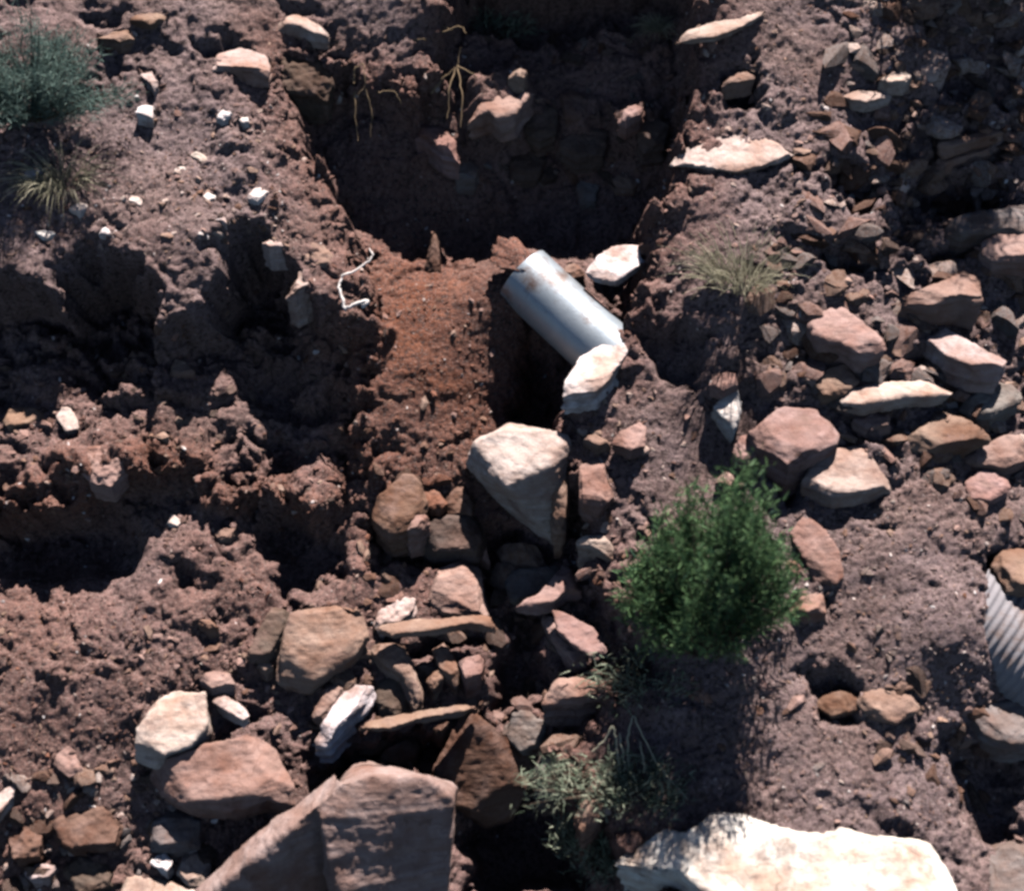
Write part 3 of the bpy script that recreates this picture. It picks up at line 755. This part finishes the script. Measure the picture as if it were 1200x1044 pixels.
# ------------------------------------------------------------------ loose stones and gravel
def pebble_mesh(seed, sub=2):
    rg = np.random.default_rng(seed)
    bm = bmesh.new()
    bmesh.ops.create_icosphere(bm, subdivisions=sub, radius=1)
    co = np.array([v.co[:] for v in bm.verts])
    for _ in range(8):
        n = rg.normal(size=3); n /= np.linalg.norm(n)
        k = rg.uniform(.32, .72)
        over = np.maximum(0, co @ n - k)
        co -= over[:, None] * n
    co *= np.array([1.45, 1.0, .62]) * rg.uniform(.75, 1.25, 3)
    co += .05 * fbm(co * 2.5 + seed, 2)[:, None] * co
    f = np.array([[v.index for v in fc.verts] for fc in bm.faces])
    bm.free()
    return co, f
PEB = [pebble_mesh(100 + k) for k in range(12)]
PEBM = [mesh_np('stone', c, f, M_STONE, False) for c, f in PEB]
PEB1 = [pebble_mesh(300 + k, 1) for k in range(10)]

def inpoly(px, py, poly):
    return sdf(np.atleast_1d(np.asarray(px, float)), np.atleast_1d(np.asarray(py, float)), poly)[0] > 0
def scatter(poly, n):
    P = np.array(poly, float)
    lo, hi = P.min(0), P.max(0)
    out = []
    while len(out) < n:
        q = rng.random((n, 2)) * (hi - lo) + lo
        ok = sdf(q[:, 0], q[:, 1], P) > 0
        out.extend(q[ok].tolist())
    return np.array(out[:n])
def rotm(n, a):
    z = Vector(n).normalized()
    x = Vector((1, 0, 0)); x = (x - z * x.dot(z)).normalized()
    y = z.cross(x)
    m = Matrix((x, y, z)).transposed()
    return m @ Matrix.Rotation(a, 3, 'Z')
LOOSE = []
def loose(poly, n, smin, smax, cols, label, group, up=.5):
    pts = scatter(poly, n)
    W = hit(pts[:, 0], pts[:, 1])
    for p in W:
        gn = ground_normal(p)
        s = smin * (smax / smin) ** (rng.random() ** 1.6)
        LOOSE.append((s, p + gn * s * .02, gn * (1 - up) + UPN * up + rng.normal(size=3) * .25, cols[rng.integers(len(cols))], label, group))
WORD = dict(white='whitish', pale='pale cream', tan='tan', pink='pinkish', brown='brown', red='rust red', grey='grey', dim='dark brown')
def place_loose(keep):
    big = [r for r in ROCKS if r['group'] is None]
    HC2 = np.array([r['ctr'] for r in big]); HL2 = [r['label'] for r in big]
    LOOSE.sort(key=lambda q: -q[0])
    vs, fs, cs, base = [], [], [], 0
    for i, (s, p, nn, col, label, group) in enumerate(LOOSE):
        c = np.array(CO[col]) * rng.uniform(.8, 1.15)
        m = rotm(nn, rng.random() * 6.28)
        sc = np.array([s, s, s * rng.uniform(.8, 1.3)])
        if i < keep:
            kind = 'rock' if s > .078 else 'stone'
            o = obj(kind, PEBM[rng.integers(len(PEBM))], V3(p))
            o.rotation_euler = m.to_euler(); o.scale = sc
            o.color = (*c, 1)
            k = int(np.argmin(((HC2 - p) ** 2).sum(1)))
            dlt = p - HC2[k]
            size = 'large ' if s > .085 else 'small ' if s < .05 else ''
            if np.linalg.norm(dlt) < .55 and len((size + WORD[col] + ' stone downhill of the ' + HL2[k]).split()) <= 16:
                du, dv = dlt @ EU, dlt @ EV
                rel = 'beside' if abs(du) > abs(dv) else 'uphill of' if dv > 0 else 'downhill of'
                tag(o, size + WORD[col] + ' ' + kind + ' ' + rel + ' the ' + HL2[k], kind, 'loose stones near the ' + HL2[k])
            else:
                tag(o, size + 'loose ' + WORD[col] + ' ' + kind + ' ' + label, kind, 'loose stones ' + group)
        else:
            co, f = PEB1[rng.integers(len(PEB1))]
            vs.append((co * sc) @ np.array(m).T + p); fs.append(f + base); base += len(co)
            cs.append(np.tile(np.append(c, 1), (len(co), 1)))
    me = mesh_np('rubble', np.concatenate(vs), np.concatenate(fs), M_RUBBLE, False)
    a = me.attributes.new('stone_colour', 'FLOAT_COLOR', 'POINT'); a.data.foreach_set('color', np.concatenate(cs).astype(np.float32).ravel())
    o = obj('rubble', me); o['kind'] = 'stuff'; o['label'] = 'small broken stones strewn over both banks and the gully'
Z_SCREE = [(930, 200), (1000, 0), (1200, 0), (1210, 620), (1080, 560), (960, 520), (900, 460), (890, 340)]
Z_UPR = [(1020, 60), (1060, -10), (1205, -10), (1205, 260), (1060, 330), (960, 300), (1010, 180)]
P_, T1, BR, PL, GR, DM, RD, WH = 'pink', 'tan', 'brown', 'pale', 'grey', 'dim', 'red', 'white'
loose(Z_SCREE, 300, .045, .13, [P_, T1, T1, BR, PL, GR], 'in the scree of the right bank', 'in the scree', .65)
loose(Z_UPR, 150, .025, .085, [T1, BR, PL, DM, DM], 'in the dark rubble at the scree top', 'in the dark rubble', .7)
loose([(880, 620), (1150, 600), (1190, 900), (1130, 960), (830, 950), (800, 800), (930, 760)], 90, .018, .055, [P_, T1, BR, GR], 'half sunk in the dirt slope right of the bush', 'in the lower right dirt')
loose([(950, 780), (1150, 800), (1160, 960), (1060, 900)], 40, .03, .085, [T1, BR, DM], 'in the rubble near the corrugated pipe', 'near the corrugated pipe')
loose([(0, 160), (90, 150), (330, 110), (370, 260), (330, 300), (0, 300)], 120, .012, .036, [PL, T1, T1, P_, BR], 'scattered on the left bank top', 'on the left bank top')
loose([(190, 200), (330, 200), (340, 290), (200, 290)], 60, .014, .034, [PL, T1, DM, WH], 'in the gravel patch of the left bank', 'in the gravel patch')
loose([(0, 380), (410, 380), (405, 590), (200, 560), (0, 590)], 130, .018, .06, [T1, BR, P_, DM], 'embedded in the left cut bank', 'in the left cut bank', .6)
loose([(430, 340), (585, 350), (590, 500), (540, 560), (430, 560)], 90, .010, .042, [RD, BR, T1, P_], 'on the fan of red soil', 'on the red soil fan')
loose([(420, 500), (560, 520), (570, 640), (440, 700), (420, 640)], 70, .02, .075, [RD, BR, BR, T1], 'at the foot of the red soil fan', 'at the foot of the soil fan')
loose([(400, 640), (700, 660), (700, 860), (620, 940), (440, 880), (340, 840), (330, 720)], 60, .05, .13, [T1, BR, P_, T1], 'jammed between the bigger blocks of the gully', 'jammed in the gully')
loose([(330, 660), (640, 660), (700, 800), (560, 1000), (420, 900), (340, 830)], 130, .02, .085, [T1, BR, BR, P_, DM], 'in the rubble of the gully floor', 'on the gully floor')
loose([(150, 730), (320, 760), (350, 860), (290, 850), (150, 800)], 60, .018, .055, [BR, T1, P_], 'on the slope beside the rounded boulder', 'beside the rounded boulder')
loose([(0, 700), (160, 710), (150, 900), (0, 920)], 60, .012, .035, [BR, RD, T1], 'on the red talus under the left bank', 'on the red talus')
loose([(0, 900), (160, 890), (240, 940), (260, 1040), (0, 1044)], 120, .02, .08, [BR, GR, DM, T1, PL], 'in the corner rubble below the red talus', 'in the corner rubble')
loose([(680, 470), (760, 450), (830, 500), (730, 680), (680, 640)], 90, .014, .05, [T1, P_, BR, PL], 'on the slope between bush and gully', 'left of the bush')
loose([(800, 20), (960, 0), (1000, 180), (920, 330), (790, 330), (800, 210)], 80, .012, .045, [T1, P_, PL], 'on the bare crest of the right bank', 'on the right crest')
loose([(560, 40), (790, 40), (780, 200), (700, 260), (560, 220)], 50, .03, .07, [DM, BR, GR], 'embedded in the shaded gully head', 'in the shaded headwall')  # dark set of colours, headwall shade painted into these stones
place_loose(330)

def soil_tone(p):
    a = np.clip(np.interp(p @ EU, GU, GUi), 0, len(GU) - 1).astype(int); b = np.clip(np.interp(p @ EV, GV, GVi), 0, len(GV) - 1).astype(int)
    k = redm[b, a]
    return np.array([.215, .155, .14]) * (1 - k) + np.array([.15, .07, .047]) * k
def gravel(name, polys, stone, label):
    """stone: share of pale sandstone grains among the soil coloured ones"""
    vs, fs, cs, base = [], [], [], 0
    for poly, n, smin, smax in polys:
        pts = scatter(poly, n) if len(poly) < 60 else poly
        W = np.concatenate([hit(q[:, 0], q[:, 1]) for q in np.array_split(pts, max(1, len(pts) // 2000))])
        for p in W:
            c, f = PEB1[rng.integers(len(PEB1))]
            s = smin * (smax / smin) ** (rng.random() ** 2)
            m = np.array(rotm(EN + rng.normal(size=3) * .4, rng.random() * 6.28))
            vs.append((c * s) @ m.T + p + EN * s * .15); fs.append(f + base); base += len(c)
            col = soil_tone(p) * rng.uniform(.7, 1.45)
            if rng.random() < stone:
                col = np.array(CO[('pale', 'tan', 'pink', 'white')[rng.integers(4)]]) * rng.uniform(.7, 1.1)
            cs.append(np.tile(np.append(col, 1), (len(c), 1)))
    me = mesh_np(name, np.concatenate(vs), np.concatenate(fs), M_RUBBLE, False)
    a = me.attributes.new('stone_colour', 'FLOAT_COLOR', 'POINT'); a.data.foreach_set('color', np.concatenate(cs).astype(np.float32).ravel())
    o = obj(name, me)
    o['kind'] = 'stuff'; o['label'] = label
    return o
ALL = [(-40, -30), (1240, -30), (1240, 1070), (-40, 1070)]
rim = []
LP = np.array([(405, 600), (418, 500), (425, 420), (430, 350), (405, 290), (375, 220), (352, 160), (335, 110), (345, 82), (400, 95), (440, 108), (480, 120), (515, 112), (522, 70)], float)
RP = np.array([(806, 60), (792, 190), (768, 262), (757, 325), (738, 385), (672, 458), (662, 520), (674, 600), (668, 650), (700, 690), (716, 780), (700, 806), (660, 870)], float)
DP = np.array([(0, 604), (60, 582), (140, 556), (212, 545), (262, 600), (302, 578), (350, 604), (405, 600)], float)
def along(P, n, w_):
    t = rng.random(n) * (len(P) - 1); k = t.astype(int)
    return P[k] + (P[k + 1] - P[k]) * (t - k)[:, None] + rng.normal(size=(n, 2)) * w_
def around(a, n):
    b = np.concatenate([a, a[:1]]); b = b.mean(0) + (b - b.mean(0)) * 1.12 + np.array([0, 6])
    return along(b, n, 7)
RIM = np.concatenate([around(a, 34) for a in BANK] + [along(LP, 1500, 14), along(RP, 1100, 13), along(DP, 700, 14)])
gravel('gravel', [(ALL, 8000, .004, .018), (Z_SCREE, 1500, .008, .03), ([(0, 150), (330, 110), (370, 290), (0, 310)], 3500, .003, .015), ([(870, 580), (1190, 560), (1190, 970), (780, 960), (800, 800)], 6000, .004, .017),
                  ([(790, 60), (1000, 0), (1010, 200), (900, 360), (760, 420)], 2500, .003, .014)], .3, 'fine gravel strewn over the soil of both banks')
gravel('soil_crumbs', [(RIM, 0, .006, .034), ([(0, 320), (420, 340), (420, 700), (0, 700)], 2500, .006, .026), ([(420, 320), (600, 320), (600, 640), (420, 640)], 3000, .003, .014),
                       ([(0, 690), (330, 720), (330, 1040), (0, 1040)], 3500, .005, .022), ([(330, 640), (720, 640), (720, 1040), (330, 1040)], 1500, .006, .028)], .06, 'crumbs of soil on the cut bank, rims and gully floor')

# ------------------------------------------------------------------ pipes
def tube(name, P, Q, rad, corr, pitch, segs, mat, wall=.008, parent=None, ragged=0., seed=1, helix=True):
    """hollow pipe from P to Q with rolled corrugations"""
    P, Q = np.array(P), np.array(Q)
    L = np.linalg.norm(Q - P)
    z = (Q - P) / L
    x = np.cross(z, UPN); x /= np.linalg.norm(x); y = np.cross(x, z)
    nl = max(40, int(L / pitch * 8))
    th = np.linspace(0, 2 * np.pi, segs, endpoint=False)
    vs = []
    for inner in (0, 1):
        for k in range(nl + 1):
            s = L * k / nl
            end = s + (ragged * (np.abs(np.sin(th * 3 + seed)) + .5 * np.sin(th * 11)) if k == nl and ragged else 0 * th)
            r = rad - inner * wall + corr * np.cos(2 * np.pi * (s / pitch) + (th if helix else 0))
            dent = 1 + .012 * np.sin(th * 2 + s * 3 + seed) * smooth(0, L, s)
            vs.append(P + z * end[:, None] + (r * dent * np.cos(th))[:, None] * x + (r * dent * np.sin(th))[:, None] * y)
    vs = np.concatenate(vs)
    i = np.arange((nl + 1) * segs).reshape(nl + 1, segs)
    def q(a, flip):
        b = np.roll(a, -1, 1)
        f = np.stack([a[:-1], b[:-1], b[1:], a[1:]], -1).reshape(-1, 4)
        return f[:, ::-1] if flip else f
    j = i + (nl + 1) * segs
    f = [q(i, False), q(j, True)]
    for k, fl in ((0, True), (nl, False)):
        a, b = i[k], j[k]
        e = np.stack([a, np.roll(a, -1), np.roll(b, -1), b], -1)
        f.append(e[:, ::-1] if fl else e)
    me = mesh_np(name, vs, np.concatenate(f), mat)
    return me
A, Bq = at(612, 322, -.05), at(722, 424, -.07)
pr = empty('culvert_pipe', V3(A), 'smooth galvanised steel pipe sticking out of the gully head', 'pipe')
pm = tube('pipe_barrel', A * 0, Bq - A, .186, 0., .03, 96, M_METAL, .006, ragged=.03)
obj('pipe_barrel', pm, (0, 0, 0), pr)
ax = (Bq - A) / np.linalg.norm(Bq - A)
A2, B2 = at(1120, 715, -.22), at(1360, 880, -.2)
pr2 = empty('corrugated_pipe', V3(A2), 'corrugated metal pipe half buried at the right edge', 'pipe')
pm2 = tube('pipe_barrel', A2 * 0, B2 - A2, .30, .0042, .045, 96, M_DULL, .008, helix=False)
obj('pipe_barrel', pm2, (0, 0, 0), pr2)
# clump of soil on the crown of the pipe
cl = at(608, 307, .10)
c, f = pebble_mesh(55, 4)
c = c * np.array([.15, .13, .075]) * (1 + .45 * fbm(c * 3, 5)[:, None])
m = np.array(rotm(EN * .6 + UPN * .4, -.5))
cm = mesh_np('soil_clump', c @ m.T, f, M_SOIL); attr(cm, 'red', np.full(len(c), .8))
tag(obj('soil_clump', cm, V3(cl)), 'brown clump of soil sitting on the crown of the steel pipe', 'soil')

# ------------------------------------------------------------------ plants
def blades(n, fn, width, segs=3, taper=True):
    """ribbons: fn(k) -> (points[segs+1,3], tone)"""
    vs, fs, tn, base = [], [], [], 0
    for k in range(n):
        P, tone, wd = fn(k)
        m = len(P)
        t = np.gradient(P, axis=0)
        side = np.cross(t, rng.normal(size=3)); side /= np.linalg.norm(side, axis=1)[:, None] + 1e-9
        ww = wd * (1 - (np.arange(m) / (m - 1)) ** 1.5 * .9)[:, None]
        vs.append(np.concatenate([P - side * ww, P + side * ww]))
        a = np.arange(m - 1) + base
        fs.append(np.stack([a, a + 1, a + 1 + m, a + m], -1))
        tn.append(np.full(2 * m, tone)); base += 2 * m
    return np.concatenate(vs), np.concatenate(fs), np.concatenate(tn)
def bmesh_obj(name, data, mat, parent):
    v, f, t = data
    me = mesh_np(name, v, f, mat, False); attr(me, 'tone', t)
    return obj(name, me, (0, 0, 0), parent)
def tubes(paths, r0, r1, mat, name, parent):
    vs, fs, base = [], [], 0
    th = np.linspace(0, 2 * np.pi, 5, endpoint=False)
    for P in paths:
        P = np.asarray(P); m = len(P)
        t = np.gradient(P, axis=0); t /= np.linalg.norm(t, axis=1)[:, None] + 1e-9
        a = np.cross(t, [.3, .9, .2]); a /= np.linalg.norm(a, axis=1)[:, None] + 1e-9
        b = np.cross(t, a)
        rr = np.linspace(r0, r1, m)
        ring = P[:, None, :] + rr[:, None, None] * (np.cos(th)[None, :, None] * a[:, None, :] + np.sin(th)[None, :, None] * b[:, None, :])
        vs.append(ring.reshape(-1, 3))
        i = np.arange(m * 5).reshape(m, 5) + base
        j = np.roll(i, -1, 1)
        fs.append(np.stack([i[:-1], j[:-1], j[1:], i[1:]], -1).reshape(-1, 4)); base += m * 5
    return obj(name, mesh_np(name, np.concatenate(vs), np.concatenate(fs), mat), (0, 0, 0), parent)

def make_bush(loc, h, rx, ry, nst, nleaf, mat, name, label, lean=(0, 0), leaf=.03, lw=.0028, spread=1.0, part='foliage'):
    root = empty(name, V3(loc), label, 'bush' if 'bush' in name else 'shrub')
    paths = []
    clumps = [(k * 2.4 + rng.normal() * .3, .25 + .75 * math.sqrt((k + .5) / 15), rng.uniform(.62, 1.08)) for k in range(15)]
    for k in range(nst):
        ca, cr, ch = clumps[rng.integers(len(clumps))]
        a = ca + rng.normal() * .35; r = min(1.1, abs(cr + rng.normal() * .16))
        hh = h * ch * (1 - .55 * r ** 2) * rng.uniform(.72, 1.08)
        tip = np.array([math.cos(a) * r * rx + lean[0], math.sin(a) * r * ry + lean[1], hh])
        b0 = np.array([math.cos(a) * r * .09, math.sin(a) * r * .09, -.03])
        s = np.linspace(0, 1, 7)[:, None]
        mid = b0 * .5 + tip * .5 + np.array([math.cos(a) * .12 * rx, math.sin(a) * .12 * ry, .06 * h]) * r
        P = (1 - s) ** 2 * b0 + 2 * s * (1 - s) * mid + s ** 2 * tip + rng.normal(size=(7, 3)) * .012 * h * s
        paths.append(P)
    tubes(paths, .006, .0018, M_BARK, 'stem', root)
    def fn(k):
        P = paths[rng.integers(nst)]
        t = .22 + .78 * rng.random() ** .8
        i = min(int(t * 6), 5); q = P[i] + (P[i + 1] - P[i]) * (t * 6 - i)
        d = (P[i + 1] - P[i]); d /= np.linalg.norm(d)
        q = q + rng.normal(size=3) * .028 * spread
        dr = d * .7 + rng.normal(size=3) * .55 + np.array([0, 0, .15]); dr /= np.linalg.norm(dr)
        L = leaf * rng.uniform(.6, 1.5)
        c = np.stack([q, q + dr * L * .5, q + dr * L + np.array([0, 0, -.1 * L])])
        return c, np.clip(rng.normal(.45, .28), 0, 1), lw * rng.uniform(.7, 1.4)
    bmesh_obj(part, blades(nleaf, fn, lw), mat, root)
    return root
def make_tuft(loc, n, length, spread, mat, name, label, lean=(0, 0, 0), wd=.0022, droop=.5, cat='grass', base=.05):
    root = empty(name, V3(loc), label, cat)
    sway = np.zeros(3)
    def fn(k):
        a = rng.random() * 6.283; r = rng.random() ** .6
        b = np.array([math.cos(a), math.sin(a), 0]) * base * r * length / .3
        if k % 9 == 0: sway[:] = rng.normal(size=3) * (.22 if cat == 'grass' else .5)
        L = length * rng.uniform(.5, 1.15)
        d = np.array([math.cos(a) * r * spread, math.sin(a) * r * spread, 1.0]) + np.array(lean) + sway + rng.normal(size=3) * .12
        d /= np.linalg.norm(d)
        s = np.linspace(0, 1, 6)[:, None]
        P = b + d * L * s + np.array([0, 0, -1]) * droop * L * (s ** 2.2) + rng.normal(size=3) * .03 * L * s ** 2
        return P, np.clip(rng.normal(.5, .28), 0, 1), wd * rng.uniform(.6, 1.5)
    bmesh_obj('blades', blades(n, fn, wd), mat, root)
    return root
bp = hit(828, 752)[0]
make_bush(bp, 1.42, .42, .42, 180, 20000, M_BUSH, 'green_bush', 'feathery dark green bush growing on the right gully edge', leaf=.045, lw=.0042, lean=(-.02, -.06))
make_bush(hit(1175, -28)[0], 1.7, .62, .5, 120, 14000, M_BUSH, 'scree_bush', 'dark bush standing above the scree and shading it', leaf=.07, lw=.006)
sp = hit(30, 132)[0]
make_bush(sp, .72, .62, .45, 150, 20000, M_SAGE, 'blue_green_shrub', 'hazy blue green shrub on top of the left bank', leaf=.05, lw=.002)
make_tuft(hit(72, 214)[0], 340, .36, 1.1, M_STRAW, 'grass_tuft', 'dry straw grass tuft below the blue green shrub', (.0, -.3, 0), base=.12)
make_tuft(hit(866, 330)[0], 420, .42, .62, M_STRAW, 'grass_tuft', 'dry straw grass tuft on the crest of the right bank', (-.15, -.1, 0), droop=.38, base=.11)
def weed(px, py, h, rx, ry, nst, nl, label, lean=(0, 0), leaf=.05, lw=.0035):
    r = make_bush(hit(px, py)[0], h, rx, ry, nst, nl, M_DRAB, 'weed_clump', label, lean, leaf, lw, 1.3)
    r['category'] = 'weed'
weed(748, 930, .26, .30, .18, 40, 1100, 'grey green weed sprawling on the dirt slope below the bush')
weed(694, 1000, .34, .20, .2, 50, 2200, 'dark leafy weed beside the long white rock')
weed(712, 915, .20, .34, .16, 40, 1200, 'matted grey weed hanging over the mossy dark stone', (-.15, -.1))
weed(760, 800, .16, .36, .2, 40, 900, 'thin dry weed in the shade under the green bush')
weed(560, 40, .14, .5, .1, 40, 900, 'sparse dark weeds along the top of the shaded headwall')
make_tuft(hit(770, 36)[0], 240, .22, 1.0, M_STRAW, 'grass_tuft', 'thin dry grass beside the long pale pink shard', (-.1, -.3, 0), .002, .6)
def path(pts, h):
    return np.array([at(x, y, h + dz) for x, y, dz in pts])
def dead_plant(pts_list, name, label, r0=.006, r1=.002, mat=M_TWIG):
    paths = []
    for pl, h in pts_list:
        P = path([(x, y, dz) for x, y, dz in pl], h)
        s = np.linspace(0, len(P) - 1, 4 * len(P)); i = np.minimum(s.astype(int), len(P) - 2); fq = (s - i)[:, None]
        paths.append(P[i] * (1 - fq) + P[i + 1] * fq + rng.normal(size=(len(s), 3)) * .003)
    o = paths[0][0]
    root = empty(name, V3(o), label, 'dead plant' if 'dead' in name else 'roots')
    for P in paths:
        tubes([P - o], r0, r1, mat, 'stem', root)
dead_plant([([(505, 110, 0), (520, 92, .06), (536, 78, .1), (540, 54, .14)], .2), ([(536, 78, .0), (556, 88, 0), (560, 94, -.03)], .3), ([(536, 78, .0), (542, 110, 0), (540, 150, -.05)], .3),
            ([(536, 78, .0), (526, 104, 0), (524, 140, -.05)], .3), ([(512, 60, 0), (508, 40, .05), (516, 28, .06), (530, 36, .06)], .2), ([(515, 40, .05), (540, 30, .1), (546, 40, .1)], .22), ([(484, 48, 0), (498, 46, .04)], .24)],
           'dead_plant', 'bare tan dead stems dangling over the gully head')
dead_plant([([(414, 98, .02), (416, 80, .06), (426, 74, .07), (428, 100, .03), (420, 112, 0)], .24), ([(428, 104, .02), (436, 130, -.04), (434, 160, -.1)], .2), ([(416, 108, 0), (416, 140, -.05), (420, 166, -.1)], .2), ([(442, 110, .0), (462, 106, .04), (470, 122, .0)], .22)],
           'exposed_roots', 'tangle of pale roots on the crumbling lip of the left bank', .005, .002)

dead_plant([([(433, 292, .02), (438, 300, .03), (424, 313, .03), (402, 324, .02), (396, 334, .02), (401, 350, .02), (404, 363, .01), (418, 355, .02), (431, 352, .02), (426, 360, .0)], .27)],
           'exposed_root', 'added white twisted squiggle lying on the red lip of the left bank', 0.004, .013, M_PALE)  # strand added to draw a bright scratch-like mark

dead_plant([([(726, 905, .0), (722, 870, .05), (718, 848, .08), (708, 868, .05), (694, 880, .02)], .02), ([(736, 900, .0), (736, 860, .07), (742, 838, .1), (752, 860, .08), (770, 895, .04), (806, 936, .0)], .02), ([(732, 900, .0), (728, 872, .06), (726, 858, .08)], .02), ([(756, 905, 0), (752, 880, .04), (750, 868, .05)], .02)],
           'dead_stalks', 'dry bent stalks arching out of the grey green weed', .006, .003, M_STALK)
